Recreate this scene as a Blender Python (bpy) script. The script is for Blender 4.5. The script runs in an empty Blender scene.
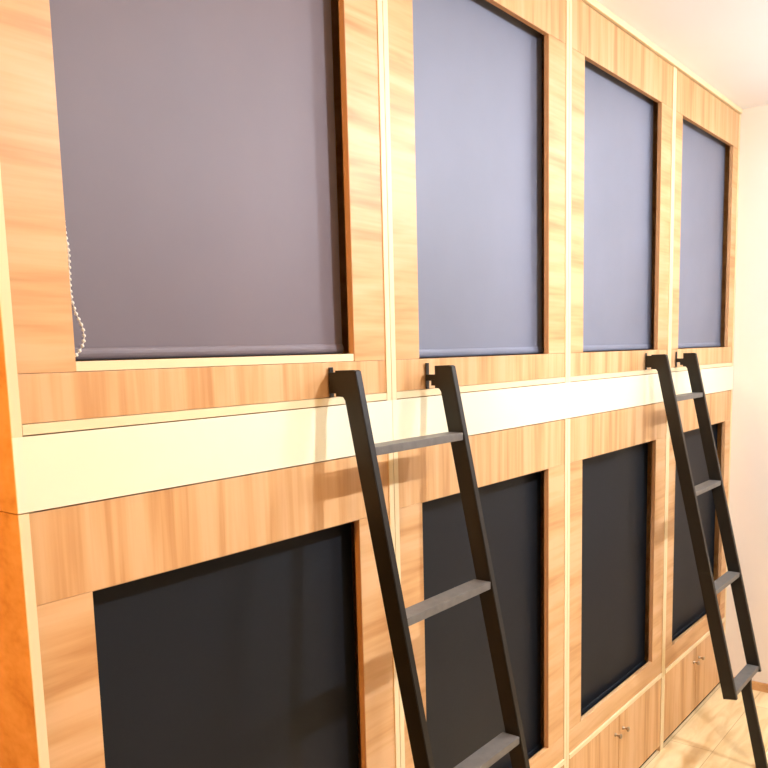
import bpy, bmesh, math, random
from mathutils import Vector, Matrix
random.seed(7)
S = bpy.context.scene
COL = S.collection

# ------------------------------------------------------------------ materials
def new_mat(name, rough=0.5, spec=0.5):
    m = bpy.data.materials.new(name); m.use_nodes = True
    nt = m.node_tree; b = nt.nodes['Principled BSDF']
    b.inputs['Roughness'].default_value = rough
    b.inputs['Specular IOR Level'].default_value = spec
    return m, nt, b

def flat(name, col, rough=0.5, spec=0.5, metal=0.0, vary=0.06, scale=6.0):
    m, nt, b = new_mat(name, rough, spec)
    b.inputs['Metallic'].default_value = metal
    tc = nt.nodes.new('ShaderNodeTexCoord'); nz = nt.nodes.new('ShaderNodeTexNoise')
    nz.inputs['Scale'].default_value = scale; nz.inputs['Detail'].default_value = 4
    rp = nt.nodes.new('ShaderNodeValToRGB')
    rp.color_ramp.elements[0].position = 0.3; rp.color_ramp.elements[1].position = 0.7
    rp.color_ramp.elements[0].color = tuple(c * (1 - vary) for c in col) + (1,)
    rp.color_ramp.elements[1].color = tuple(min(1, c * (1 + vary)) for c in col) + (1,)
    nt.links.new(tc.outputs['Object'], nz.inputs['Vector'])
    nt.links.new(nz.outputs['Fac'], rp.inputs['Fac'])
    nt.links.new(rp.outputs['Color'], b.inputs['Base Color'])
    return m

def wood(name, vertical, light, mid, dark, rough=0.42, spec=0.35, stretch=1.0):
    """streaky laminate; grain runs up (vertical) or along x"""
    m, nt, b = new_mat(name, rough, spec)
    N = nt.nodes.new; L = nt.links.new
    tc = N('ShaderNodeTexCoord'); oi = N('ShaderNodeObjectInfo')
    add = N('ShaderNodeVectorMath'); add.operation = 'ADD'
    mul = N('ShaderNodeVectorMath'); mul.operation = 'SCALE'; mul.inputs['Scale'].default_value = 37.0
    cmb = N('ShaderNodeCombineXYZ')
    for i in range(3): L(oi.outputs['Random'], cmb.inputs[i])
    L(cmb.outputs[0], mul.inputs[0]); L(tc.outputs['Object'], add.inputs[0]); L(mul.outputs[0], add.inputs[1])
    mp = N('ShaderNodeMapping'); L(add.outputs[0], mp.inputs['Vector'])
    mp.inputs['Scale'].default_value = (22, 22, 1.3) if vertical else (1.6 * stretch, 9, 15)
    n1 = N('ShaderNodeTexNoise'); n1.inputs['Scale'].default_value = 1.0
    n1.inputs['Detail'].default_value = 3; n1.inputs['Distortion'].default_value = 0.5
    L(mp.outputs[0], n1.inputs['Vector'])
    mp2 = N('ShaderNodeMapping'); L(add.outputs[0], mp2.inputs['Vector'])
    mp2.inputs['Scale'].default_value = (110, 110, 4) if vertical else (5, 60, 100)
    n2 = N('ShaderNodeTexNoise'); n2.inputs['Scale'].default_value = 1.0; n2.inputs['Detail'].default_value = 5
    L(mp2.outputs[0], n2.inputs['Vector'])
    mix = N('ShaderNodeMath'); mix.operation = 'MULTIPLY_ADD'; mix.inputs[1].default_value = 0.22
    L(n2.outputs['Fac'], mix.inputs[0])
    sc = N('ShaderNodeMath'); sc.operation = 'MULTIPLY'; sc.inputs[1].default_value = 0.78
    L(n1.outputs['Fac'], sc.inputs[0]); L(sc.outputs[0], mix.inputs[2])
    rp = N('ShaderNodeValToRGB'); e = rp.color_ramp.elements
    e[0].position = 0.34; e[0].color = dark + (1,)
    e[1].position = 0.60; e[1].color = light + (1,)
    k = e.new(0.46); k.color = mid + (1,)
    L(mix.outputs[0], rp.inputs['Fac']); L(rp.outputs['Color'], b.inputs['Base Color'])
    return m

LT = (0.70, 0.425, 0.205); MD = (0.62, 0.345, 0.140); DK = (0.50, 0.245, 0.085)
W_V = wood('laminate_upright_grain', True, LT, MD, DK)
W_H = wood('laminate_level_grain', False, LT, MD, DK)
EDGE = flat('pale_edge_banding', (0.82, 0.66, 0.38), 0.45, 0.35, vary=0.03)
CREAM = flat('cream_laminate', (0.86, 0.80, 0.56), 0.45, 0.35, vary=0.025, scale=3)
INNER = flat('brown_panel_core', (0.50, 0.27, 0.12), 0.7, 0.2)
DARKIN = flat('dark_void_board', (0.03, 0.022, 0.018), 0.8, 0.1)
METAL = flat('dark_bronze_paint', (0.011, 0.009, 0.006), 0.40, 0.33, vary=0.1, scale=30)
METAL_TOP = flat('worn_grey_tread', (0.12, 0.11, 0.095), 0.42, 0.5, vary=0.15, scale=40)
CHROME = flat('brushed_nickel', (0.42, 0.33, 0.22), 0.28, 0.5, metal=1.0)
BEAD = flat('white_plastic_bead', (0.85, 0.80, 0.70), 0.3, 0.5, vary=0.02)
WALL = flat('painted_plaster', (0.80, 0.70, 0.57), 0.75, 0.2, vary=0.03, scale=1.5)
WALL_DK = flat('fill_cutting_dark_wall', (0.16, 0.14, 0.12), 0.8, 0.2, vary=0.03, scale=1.5)  # unseen walls darkened to cut the fill light
CEIL = flat('white_ceiling_paint', (0.90, 0.91, 0.91), 0.8, 0.2, vary=0.02, scale=1.5)
BASEB = wood('skirting_wood', False, (0.62, 0.33, 0.13), (0.52, 0.26, 0.09), (0.4, 0.19, 0.06))
LAMPW = flat('white_lamp_housing', (0.85, 0.85, 0.82), 0.4, 0.5, vary=0.01)

def fabric(name, c, spec):
    m, nt, b = new_mat(name, 0.55, spec)
    N = nt.nodes.new; L = nt.links.new
    tc = N('ShaderNodeTexCoord'); nz = N('ShaderNodeTexNoise'); nz.inputs['Scale'].default_value = 3.0
    nz.inputs['Detail'].default_value = 5
    L(tc.outputs['Object'], nz.inputs['Vector'])
    rp = N('ShaderNodeValToRGB')
    rp.color_ramp.elements[0].position = .3; rp.color_ramp.elements[1].position = .7
    rp.color_ramp.elements[0].color = tuple(v*0.93 for v in c)+(1,)
    rp.color_ramp.elements[1].color = tuple(v*1.05 for v in c)+(1,)
    L(nz.outputs['Fac'], rp.inputs['Fac']); L(rp.outputs['Color'], b.inputs['Base Color'])
    wv = N('ShaderNodeTexNoise'); wv.inputs['Scale'].default_value = 900
    bp = N('ShaderNodeBump'); bp.inputs['Strength'].default_value = 0.12; bp.inputs['Distance'].default_value = 0.001
    L(tc.outputs['Object'], wv.inputs['Vector']); L(wv.outputs['Fac'], bp.inputs['Height'])
    L(bp.outputs['Normal'], b.inputs['Normal'])
    return m
FAB_GREY = fabric('light_grey_fabric', (0.185, 0.195, 0.245), 0.5)
FAB_MAUVE = fabric('mauve_grey_fabric', (0.150, 0.118, 0.125), 0.5)
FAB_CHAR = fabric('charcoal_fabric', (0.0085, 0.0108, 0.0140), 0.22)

def floor_mat():
    m, nt, b = new_mat('oak_laminate_floor', 0.38, 0.4)
    N = nt.nodes.new; L = nt.links.new
    tc = N('ShaderNodeTexCoord'); mp = N('ShaderNodeMapping'); L(tc.outputs['Object'], mp.inputs['Vector'])
    br = N('ShaderNodeTexBrick'); L(mp.outputs[0], br.inputs['Vector'])
    br.inputs['Scale'].default_value = 1.0
    br.inputs['Brick Width'].default_value = 1.2; br.inputs['Row Height'].default_value = 0.19
    br.inputs['Mortar Size'].default_value = 0.0015; br.inputs['Mortar Smooth'].default_value = 0.2
    br.inputs['Color1'].default_value = (0.82, 0.62, 0.32, 1)
    br.inputs['Color2'].default_value = (0.90, 0.71, 0.40, 1)
    br.inputs['Mortar'].default_value = (0.50, 0.32, 0.14, 1)
    mp2 = N('ShaderNodeMapping'); mp2.inputs['Scale'].default_value = (3, 14, 1); L(tc.outputs['Object'], mp2.inputs['Vector'])
    nz = N('ShaderNodeTexNoise'); nz.inputs['Scale'].default_value = 1.2; nz.inputs['Detail'].default_value = 5
    nz.inputs['Distortion'].default_value = 0.8
    L(mp2.outputs[0], nz.inputs['Vector'])
    rp = N('ShaderNodeValToRGB'); rp.color_ramp.elements[0].position = .35; rp.color_ramp.elements[1].position = .6
    rp.color_ramp.elements[0].color = (0.82, 0.73, 0.60, 1); rp.color_ramp.elements[1].color = (1, 1, 1, 1)
    L(nz.outputs['Fac'], rp.inputs['Fac'])
    mx = N('ShaderNodeMix'); mx.data_type = 'RGBA'; mx.blend_type = 'MULTIPLY'; mx.inputs['Factor'].default_value = 1
    L(br.outputs['Color'], mx.inputs['A']); L(rp.outputs['Color'], mx.inputs['B'])
    L(mx.outputs['Result'], b.inputs['Base Color'])
    return m
FLOOR = floor_mat()

# ------------------------------------------------------------------ helpers
def box(bm, x0, x1, y0, y1, z0, z1, mi=0, bevel=0.0):
    v = [bm.verts.new(p) for p in ((x0,y0,z0),(x1,y0,z0),(x1,y1,z0),(x0,y1,z0),(x0,y0,z1),(x1,y0,z1),(x1,y1,z1),(x0,y1,z1))]
    fs = [bm.faces.new([v[i] for i in q]) for q in ((3,2,1,0),(4,5,6,7),(0,1,5,4),(1,2,6,5),(2,3,7,6),(3,0,4,7))]
    for f in fs: f.material_index = mi
    if bevel:
        es = list({e for f in fs for e in f.edges})
        bmesh.ops.bevel(bm, geom=es, offset=bevel, segments=2, affect='EDGES', profile=0.6)
    return fs
def prism(bm, pts, x0, x1, bevel=0.0, mi=0):
    """polygon of (y, z) points extruded along x"""
    a = [bm.verts.new((x0, y, z)) for y, z in pts]; c = [bm.verts.new((x1, y, z)) for y, z in pts]
    n = len(pts); fs = [bm.faces.new(a), bm.faces.new(c[::-1])]
    for i in range(n): fs.append(bm.faces.new((a[i], c[i], c[(i+1) % n], a[(i+1) % n])))
    bmesh.ops.recalc_face_normals(bm, faces=fs)
    for f in fs: f.material_index = mi
    if bevel:
        bmesh.ops.bevel(bm, geom=list({e for f in fs for e in f.edges}), offset=bevel, segments=2, affect='EDGES')
def lathe(bm, prof, M, seg=16):
    rings = []
    for r, h in prof:
        rings.append([bm.verts.new(M @ Vector((r*math.cos(2*math.pi*k/seg), r*math.sin(2*math.pi*k/seg), h))) for k in range(seg)])
    for a, b in zip(rings, rings[1:]):
        for k in range(seg): bm.faces.new((a[k], a[(k+1) % seg], b[(k+1) % seg], b[k]))
    bm.faces.new(rings[0][::-1]); bm.faces.new(rings[-1])
def obj(name, bm, mats, parent=None, loc=(0,0,0), smooth=False):
    bm.normal_update()
    me = bpy.data.meshes.new(name); bm.to_mesh(me); bm.free()
    for m in (mats if isinstance(mats, (list, tuple)) else [mats]): me.materials.append(m)
    if smooth:
        for p in me.polygons: p.use_smooth = True
    o = bpy.data.objects.new(name, me); COL.objects.link(o)
    o.location = loc
    if parent: o.parent = parent
    return o
def bx(name, dims, mat, parent=None, bevel=0.0006):
    bm = bmesh.new(); box(bm, *dims, bevel=bevel)
    return obj(name, bm, mat, parent)
def thing(name, loc, label, cat, group=None):
    o = bpy.data.objects.new(name, None); COL.objects.link(o); o.location = loc
    o.empty_display_size = 0.1
    o['label'] = label; o['category'] = cat
    if group: o['group'] = group
    return o
def struct(name, bm, mat):
    o = obj(name, bm, mat); o['kind'] = 'structure'; return o

# ------------------------------------------------------------------ layout (metres)
X0 = 0.638; W = 0.95; XE = 4.407
JO = [X0, X0+W, X0+2*W, X0+3*W, XE]                 # joints between the capsule bays
A, B = 0.1185, 0.1305                               # stile widths incl. side boards
Z_LE, Z_LB, Z_LT, Z_RB, Z_RT, Z_UB, Z_UT, Z_TOP = 0.349, 0.4522, 1.4114, 1.563, 1.702, 1.7805, 2.7436, 2.904
CE = 2.93; DEP = 2.0; T = 0.016; SB = 0.018; G = 0.0008
XL, YF = -2.3, -2.7

# ------------------------------------------------------------------ room
bm = bmesh.new(); box(bm, XL, XE+0.06, YF, 2.06, -0.05, 0); struct('floor', bm, FLOOR)
bm = bmesh.new(); box(bm, XL, XE+0.06, YF, 2.06, CE, CE+0.05); struct('ceiling', bm, CEIL)
bm = bmesh.new(); box(bm, XE+0.004, XE+0.06, YF, 2.06, 0, CE); struct('wall_end', bm, WALL)
bm = bmesh.new(); box(bm, XL, XE, 2.01, 2.06, 0, CE); struct('wall_back', bm, WALL)
bm = bmesh.new(); box(bm, XL, XE, YF-0.05, YF, 0, CE); struct('wall_front', bm, WALL_DK)
bm = bmesh.new(); box(bm, XL-0.05, XL, YF, 2.06, 0, CE); struct('wall_near', bm, WALL_DK)
bm = bmesh.new(); box(bm, XE-0.010, XE+0.004, YF, -0.012, 0.0, 0.045, bevel=0.002); struct('baseboard_end', bm, BASEB)
bm = bmesh.new(); box(bm, X0, XE, -0.010, 0.012, Z_TOP+0.003, CE-0.001, bevel=0.002); struct('trim_1', bm, EDGE)
bm = bmesh.new(); box(bm, X0, XE, 0.012, DEP, Z_TOP+0.003, CE-0.001); struct('trim_2', bm, DARKIN)

# ------------------------------------------------------------------ capsules
WHERE = ['nearest the camera, at the left edge of the photo', 'second from the left, behind the nearer ladder',
         'third from the left, between the two ladders', 'farthest, against the end wall']
def side_board(root, x0, x1, z0, z1, name='side_board'):
    bm = bmesh.new()
    box(bm, x0, x1, 0.0, DEP, z0, z1, 0)
    box(bm, x0+0.0004, x1-0.0004, -0.0025, 0.0, z0, z1, 1)      # pale banded front edge
    return obj(name, bm, [W_H, EDGE], root)
def capsule(i, upper):
    x0, x1 = JO[i]+G, JO[i+1]-G; w = x1-x0
    a, b = (A, B) if i < 3 else (A-0.012, XE-4.313+0.003)
    z0, z1 = (Z_RB+G, Z_TOP) if upper else (Z_LE+G, Z_RB-G)
    zb, zt = (Z_UB, Z_UT) if upper else (Z_LB, Z_LT)
    lab = ('upper' if upper else 'lower') + ' wooden sleeping capsule front ' + WHERE[i]
    r = thing('sleeping_capsule', (x0, 0, z0), lab, 'bunk capsule', 'sleeping capsules along the wall')
    def P(n, d, m, bv=0.0006): 
        return bx(n, (d[0]-0, d[1], d[2], d[3], d[4]-z0, d[5]-z0), m, r, bv)
    h = z1-z0; s = SB
    side_board(r, 0, s, 0, h); side_board(r, w-s, w, 0, h)
    g = 0.0008
    zlow = Z_RT if upper else Z_LE+0.018
    P('header_panel', (s+g, w-s-g, 0, T, zt, z1-g), W_V)
    P('stile', (s+g, a, 0, T, zb, zt-g), W_H); P('stile', (w-b, w-s-g, 0, T, zb, zt-g), W_H)
    P('apron_panel', (s+g, w-s-g, 0, T, zlow+g, zb-g), W_V if upper else W_H)
    # brown core of the cut opening, set just inside the right hand and top edges
    bm = bmesh.new()
    box(bm, w-b-0.0012, w-b, 0.0006, T, zb-z0+0.001, zt-z0-0.001)
    box(bm, a, w-b-0.0014, 0.0006, T, zt-z0-0.0012, zt-z0)
    obj('opening_lining', bm, INNER, r)
    if upper:
        P('rail_edge', (s+g, w-s-g, -0.002, T, Z_RT-0.017, Z_RT-0.0003), EDGE)
        P('bed_rail', (0.0, w, -0.003, -0.0002, Z_RB+0.0012, Z_RT-0.019), CREAM, 0.0004)
        P('deck_board', (s+g, w-s-g, 0.0, DEP, Z_RB+0.012, Z_RB+0.03), W_H)
        if i == 0: P('sill_strip', (a+0.001, w-b-0.002, 0.0015, 0.030, zb+0.0002, zb+0.0165), EDGE)
    else:
        P('bottom_strip', (s+g, w-s-g, -0.006, DEP, Z_LE+0.0012, Z_LE+0.0175), EDGE)
    P('back_panel', (s+g, w-s-g, DEP-0.02, DEP, z0+0.04, z1-0.03), DARKIN)
    P('top_board', (s+g, w-s-g, T+0.002, DEP, z1-0.02, z1-g), DARKIN)
    return r
BL = {
 (0,1): 'mauve-grey roller blind in the leftmost upper opening, its bead chain in full view',
 (1,1): 'light grey roller blind in the second upper opening, above the nearer ladder',
 (2,1): 'light grey roller blind hanging slightly askew in the third upper opening',
 (3,1): 'blue-grey roller blind in the farthest upper opening, beside the end wall',
 (0,0): 'near-black roller blind in the lower opening left of the nearer ladder',
 (1,0): 'charcoal roller blind in the lower opening right behind the nearer ladder',
 (2,0): 'charcoal roller blind in the lower opening between the two ladders',
 (3,0): 'charcoal roller blind in the farthest lower opening, behind the farther ladder'}
def blind(i, upper):
    x0, x1 = JO[i]+G, JO[i+1]-G
    b = B if i < 3 else XE-4.313+0.003
    xa, xb = x0+A-0.020, x1-b+((0.010, 0.045, 0.045, 0.030)[i] if upper else (0.022, 0.034, 0.034, 0.030)[i])
    zt = (Z_UT if upper else Z_LT)
    zb = (Z_UB if upper else Z_LB)
    bot = (zb+0.018 if i == 0 else zb+0.001) if upper else zb-0.030
    Y = 0.047
    top = zt+0.045
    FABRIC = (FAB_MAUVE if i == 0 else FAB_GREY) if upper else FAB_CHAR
    r = thing('roller_blind', ((xa+xb)/2, Y, bot), BL[(i, int(upper))], 'blind', 'roller blinds closing the capsules')
    hw = (xb-xa)/2; H = top-bot
    sk = 0.016 if (i == 2 and upper) else 0.0
    rnd = random.Random(i*7+int(upper))
    ph = [rnd.uniform(0, 6.28) for _ in range(4)]
    bm = bmesh.new(); nx, nz = 26, 34
    grid = {}
    for s_ in (0, 1):
        for ix in range(nx+1):
            for iz in range(nz+1):
                u = ix/nx; v = iz/nz
                x = -hw + 2*hw*u - sk*(v)*(1 if u > .5 else 0)*(u-.5)*2
                y = 0.0014*math.sin(u*5+ph[0]+v*1.5)*(1-v*.6) + 0.0010*math.sin(u*11+ph[1])*(1-v) 
                grid[(s_, ix, iz)] = bm.verts.new((x, y+0.0009*s_, 0.016+(H-0.016)*v))
    for s_ in (0, 1):
        for ix in range(nx):
            for iz in range(nz):
                q = [grid[(s_, ix, iz)], grid[(s_, ix+1, iz)], grid[(s_, ix+1, iz+1)], grid[(s_, ix, iz+1)]]
                bm.faces.new(q if s_ == 0 else q[::-1])
    obj('fabric', bm, FABRIC, r, smooth=True)
    # hem bar wrapped in the same cloth
    bm = bmesh.new()
    prof = [(0.0075*math.cos(t)*0.8, 0.011+0.011*math.sin(t)) for t in [2*math.pi*k/14 for k in range(14)]]
    prism(bm, prof, -hw+0.001, hw-0.001)
    obj('hem_bar', bm, FABRIC, r, smooth=False)
    bm = bmesh.new()
    M = Matrix.Translation((-hw+0.003, 0.018, H)) @ Matrix.Rotation(math.pi/2, 4, 'Y')
    lathe(bm, [(0.017, 0), (0.017, 2*hw-0.006)], M, 20)
    obj('roller_tube', bm, DARKIN, r, smooth=False)
    if upper and i != 2:
        if i == 0:
            pts = [(0.766, zt+0.02), (0.7665, 2.25), (0.768, 2.033), (0.773, 1.977), (0.7715, 1.913), (0.777, 1.881), (0.7895, 1.849), (0.787, 1.824), (0.7675, 1.801)]
        elif i == 3:
            pts = [(3.612, zt+0.02), (3.612, 2.10), (3.6135, 1.98), (3.622, 1.90), (3.626, 1.86), (3.617, 1.805)]
        else:
            pts = [(1.716, zt+0.02), (1.716, 2.10), (1.716, 1.90), (1.720, 1.85), (1.727, 1.82), (1.722, 1.79)]
        pts = [Vector((p[0]-(xa+xb)/2, 0.024-Y, p[1]-bot)) for p in pts]
        bm = bmesh.new(); step = 0.0088; acc = 0.0
        # smooth path: Catmull-Rom
        path = []
        for k in range(len(pts)-1):
            p0 = pts[max(k-1, 0)]; p1 = pts[k]; p2 = pts[k+1]; p3 = pts[min(k+2, len(pts)-1)]
            n = max(2, int((p2-p1).length/0.001))
            for j in range(n):
                t = j/n
                path.append(0.5*((2*p1)+(p2-p0)*t+(2*p0-5*p1+4*p2-p3)*t*t+(3*p1-p0-3*p2+p3)*t**3))
        last = None
        for p in path:
            if last is None or (p-last).length >= step:
                bmesh.ops.create_icosphere(bm, subdivisions=1, radius=0.0036, matrix=Matrix.Translation(p)); last = p
        for q0, q1 in zip(path[::6], path[6::6]):
            d = q1-q0
            if d.length < 1e-5: continue
            M = Matrix.Translation(q0) @ d.to_track_quat('Z', 'Y').to_matrix().to_4x4()
            lathe(bm, [(0.0009, 0), (0.0009, d.length)], M, 5)
        obj('bead_chain', bm, BEAD, r, smooth=True)
    return r
for i in range(4):
    for up in (True, False):
        capsule(i, up); blind(i, up)

# ------------------------------------------------------------------ storage cabinets
CW = ['below the leftmost lower capsule', 'below the second lower capsule from the left',
      'below the third lower capsule, left of the farther ladder', 'below the farthest lower capsule, behind the farther ladder']
def cabinet(i):
    x0, x1 = JO[i]+G, JO[i+1]-G; w = x1-x0; z1 = Z_LE-G; g = 0.0030
    r = thing('storage_cabinet', (x0, 0, 0), 'low wooden two-door cabinet ' + CW[i], 'cabinet', 'storage cabinets under the capsules')
    side_board(r, 0, SB, 0.001, z1); side_board(r, w-SB, w, 0.001, z1)
    bx('kick_board', (SB, w-SB, 0.014, 0.028, 0.001, 0.0265), DARKIN, r)
    bx('shelf_board', (SB, w-SB, T+0.004, DEP, 0.021, 0.036), DARKIN, r)
    bx('back_panel', (SB, w-SB, DEP-0.02, DEP-0.002, 0.037, z1-0.002), DARKIN, r)
    mid = w/2 - (0.005 if i < 3 else 0.006)
    for s_, (a, b) in ((-1, (SB+g, mid-g)), (1, (mid+g, w-SB-g))):
        d = bx('door', (a, b, 0, T, 0.028, z1-0.003), W_V, r, 0.001)
        kx = mid + s_*0.038; kz = 0.276
        bm = bmesh.new()
        M = Matrix.Translation((kx, 0.0, kz)) @ Matrix.Rotation(math.pi/2, 4, 'X')
        lathe(bm, [(0.008, 0), (0.007, 0.003), (0.004, 0.007), (0.004, 0.014), (0.008, 0.018), (0.0105, 0.022), (0.009, 0.026), (0.004, 0.028)], M, 18)
        obj('knob', bm, CHROME, d, smooth=True)
for i in range(4): cabinet(i)

# ------------------------------------------------------------------ ladders
def ladder(xl, xr, label, sf, sb):
    r = thing('bunk_ladder', ((xl+xr)/2, 0, 0), label, 'ladder', 'dark metal bunk ladders')
    xc = (xl+xr)/2; t = 0.020
    yf = lambda z: -0.089 - sf*(1.762-z)
    yb = lambda z: -0.050 - sb*(1.722-z)
    pts = [(-0.038, 1.762), (-0.083, 1.763), (-0.089, 1.760), (yf(1.2), 1.2), (yf(0.432), 0.432), (yb(0.424), 0.424), (yb(1.2), 1.2), (-0.056, 1.697), (-0.050, 1.705), (-0.038, 1.706)]
    for k, x in enumerate((xl, xr)):
        pk = [((-0.030 if (k == 0 and y > -0.04) else y), z) for y, z in pts]
        bm = bmesh.new(); prism(bm, pk, x-xc, x-xc+t)
        bmesh.ops.bevel(bm, geom=[e for e in bm.edges if abs((e.verts[0].co-e.verts[1].co).x) < 1e-4], offset=0.0016, segments=2, affect='EDGES')
        rail = obj('side_rail', bm, METAL, r)
        # hook: wall plate, arm and claw
        bm = bmesh.new()
        box(bm, x-xc+0.009, x-xc+t+0.002, -0.0065, -0.0032, 1.703, 1.769, bevel=0.001)
        if k:
            box(bm, x-xc+0.005, x-xc+t-0.005, -0.0390, -0.0063, 1.724, 1.740, bevel=0.001)
            box(bm, x-xc+0.004, x-xc+t-0.004, -0.0385, -0.024, 1.712, 1.728, bevel=0.001)
        else:
            box(bm, x-xc+0.005, x-xc+t-0.002, -0.0305, -0.0063, 1.712, 1.758, bevel=0.001)
        obj('hook_bracket', bm, METAL, rail)
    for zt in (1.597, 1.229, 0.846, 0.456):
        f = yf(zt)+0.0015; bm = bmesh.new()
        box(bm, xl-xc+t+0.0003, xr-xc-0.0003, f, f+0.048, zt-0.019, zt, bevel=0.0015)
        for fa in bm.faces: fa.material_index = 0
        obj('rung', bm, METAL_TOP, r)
    # prop leg from the lowest rung down to the floor
    bm = bmesh.new()
    dy = yb(0.44)+0.3365
    prism(bm, [(y+dy, z) for y, z in ((-0.322, 0.4365), (-0.350, 0.4365), (-0.354, 0.345), (-0.434, 0.0005), (-0.386, 0.0005), (-0.314, 0.335))], xr-xc, xr-xc+t, 0)
    bmesh.ops.bevel(bm, geom=bm.edges[:], offset=0.0014, segments=2, affect='EDGES')
    leg = obj('prop_leg', bm, METAL, r)
    return r
ladder(1.353, 1.718, 'dark metal bunk ladder hooked on the capsule wall, the nearer and larger of the two', 0.207, 0.212)
ladder(3.205, 3.549, 'dark metal bunk ladder beside the end wall, the farther and smaller of the two', 0.2260, 0.2235)

# ------------------------------------------------------------------ ceiling lamps
em = bpy.data.materials.new('lamp_glow'); em.use_nodes = True
eb = em.node_tree.nodes['Principled BSDF']
eb.inputs['Base Color'].default_value = (0.9, 0.88, 0.8, 1)
eb.inputs['Emission Color'].default_value = (1, 0.9, 0.76, 1); eb.inputs['Emission Strength'].default_value = 6
def downlight(x, y, lab, pw, colr):
    r = thing('added_lamp', (x, y, CE), lab, 'lamp', 'added lamps beside the bulbs')
    I = Matrix.Identity(4)
    bm = bmesh.new(); lathe(bm, [(0.055, -0.001), (0.055, -0.088), (0.051, -0.092)], I, 28); obj('housing', bm, LAMPW, r)
    bm = bmesh.new(); lathe(bm, [(0.045, -0.0925), (0.043, -0.097), (0.02, -0.099)], I, 28); obj('diffuser', bm, em, r, smooth=True)
    L = bpy.data.lights.new('lamp_light', 'AREA'); L.shape = 'DISK'; L.size = 0.05; L.energy = pw; L.color = colr
    lo = bpy.data.objects.new('lamp_light', L); COL.objects.link(lo); lo.location = (0, 0, -0.103); lo.parent = r
def bulb_lamp(x, y, drop, lab, pw, colr):
    r = thing('pendant_lamp', (x, y, CE), lab, 'lamp', 'bare bulb pendant lamps')
    I = Matrix.Identity(4)
    bm = bmesh.new(); lathe(bm, [(0.045, -0.001), (0.045, -0.018), (0.012, -0.026)], I, 24); obj('ceiling_rose', bm, LAMPW, r, smooth=True)
    bm = bmesh.new(); lathe(bm, [(0.003, -0.0265), (0.003, -drop+0.051)], I, 8); obj('cord', bm, LAMPW, r, smooth=True)
    bm = bmesh.new(); lathe(bm, [(0.012, -drop+0.050), (0.018, -drop+0.04), (0.018, -drop+0.01), (0.012, -drop+0.001)], I, 20); obj('socket', bm, LAMPW, r, smooth=True)
    bm = bmesh.new(); bmesh.ops.create_uvsphere(bm, u_segments=20, v_segments=12, radius=0.018, matrix=Matrix.Translation((0, 0, -drop-0.018)))
    obj('bulb', bm, em, r, smooth=True)
    L = bpy.data.lights.new('lamp_light', 'POINT'); L.energy = pw; L.color = colr; L.shadow_soft_size = 0.022
    lo = bpy.data.objects.new('lamp_light', L); COL.objects.link(lo); lo.location = (0, 0, -drop-0.018); lo.parent = r
COOL = (0.91, 0.97, 1.12)
bulb_lamp(1.94, -1.45, 0.20, 'bare cool-white bulb hanging opposite the nearer ladder', 104, COOL)
bulb_lamp(3.27, -1.45, 0.20, 'bare cool-white bulb hanging opposite the farther ladder', 92, COOL)
downlight(1.94, -1.57, 'added round lamp beside the bulb opposite the nearer ladder', 17, COOL)  # added next to the bulb to strengthen the ladder shadows
downlight(3.27, -1.57, 'added round lamp beside the bulb opposite the farther ladder', 15, COOL)  # second added lamp, also there for firmer shadows
bulb_lamp(3.85, -1.05, 0.20, 'bare bulb hanging closest to the end wall', 30, COOL)
bulb_lamp(0.55, -1.45, 0.20, 'added warm fill bulb hanging at the left end of the capsule row', 48, (1.0, 0.78, 0.52))  # unseen lamp added to warm and brighten the left bay
bulb_lamp(-0.80, -0.20, 0.75, 'added unseen orange fill bulb beyond the left end of the capsule row', 165, (1.0, 0.42, 0.05))  # lamp added only to light the end face of the row orange

# ------------------------------------------------------------------ world
wd = bpy.data.worlds.new('world'); S.world = wd; wd.use_nodes = True
wd.node_tree.nodes['Background'].inputs['Color'].default_value = (0.8, 0.85, 1.0, 1)
wd.node_tree.nodes['Background'].inputs['Strength'].default_value = 0.3

# ------------------------------------------------------------------ camera
cam = bpy.data.cameras.new('camera'); co = bpy.data.objects.new('camera', cam); COL.objects.link(co)
R = Vector((0.61357743, -0.78928129, -0.02361767)); U = Vector((0.11751598, 0.06169719, 0.99115259)); F = Vector((0.78084105, 0.61092431, -0.13060916))
M = Matrix(((R.x, U.x, -F.x, 0), (R.y, U.y, -F.y, -1.24597), (R.z, U.z, -F.z, 1.80279), (0, 0, 0, 1)))
co.matrix_world = M
cam.sensor_fit = 'HORIZONTAL'; cam.sensor_width = 36; cam.lens = 830/768*36
cam.shift_x = -9.803/768; cam.shift_y = 75.70/768; cam.clip_start = 0.02
S.camera = co
S.view_settings.view_transform = 'Standard'; S.view_settings.look = 'None'
S.view_settings.gamma = 1; S.view_settings.use_curve_mapping = False
S.view_settings.exposure = 0.72
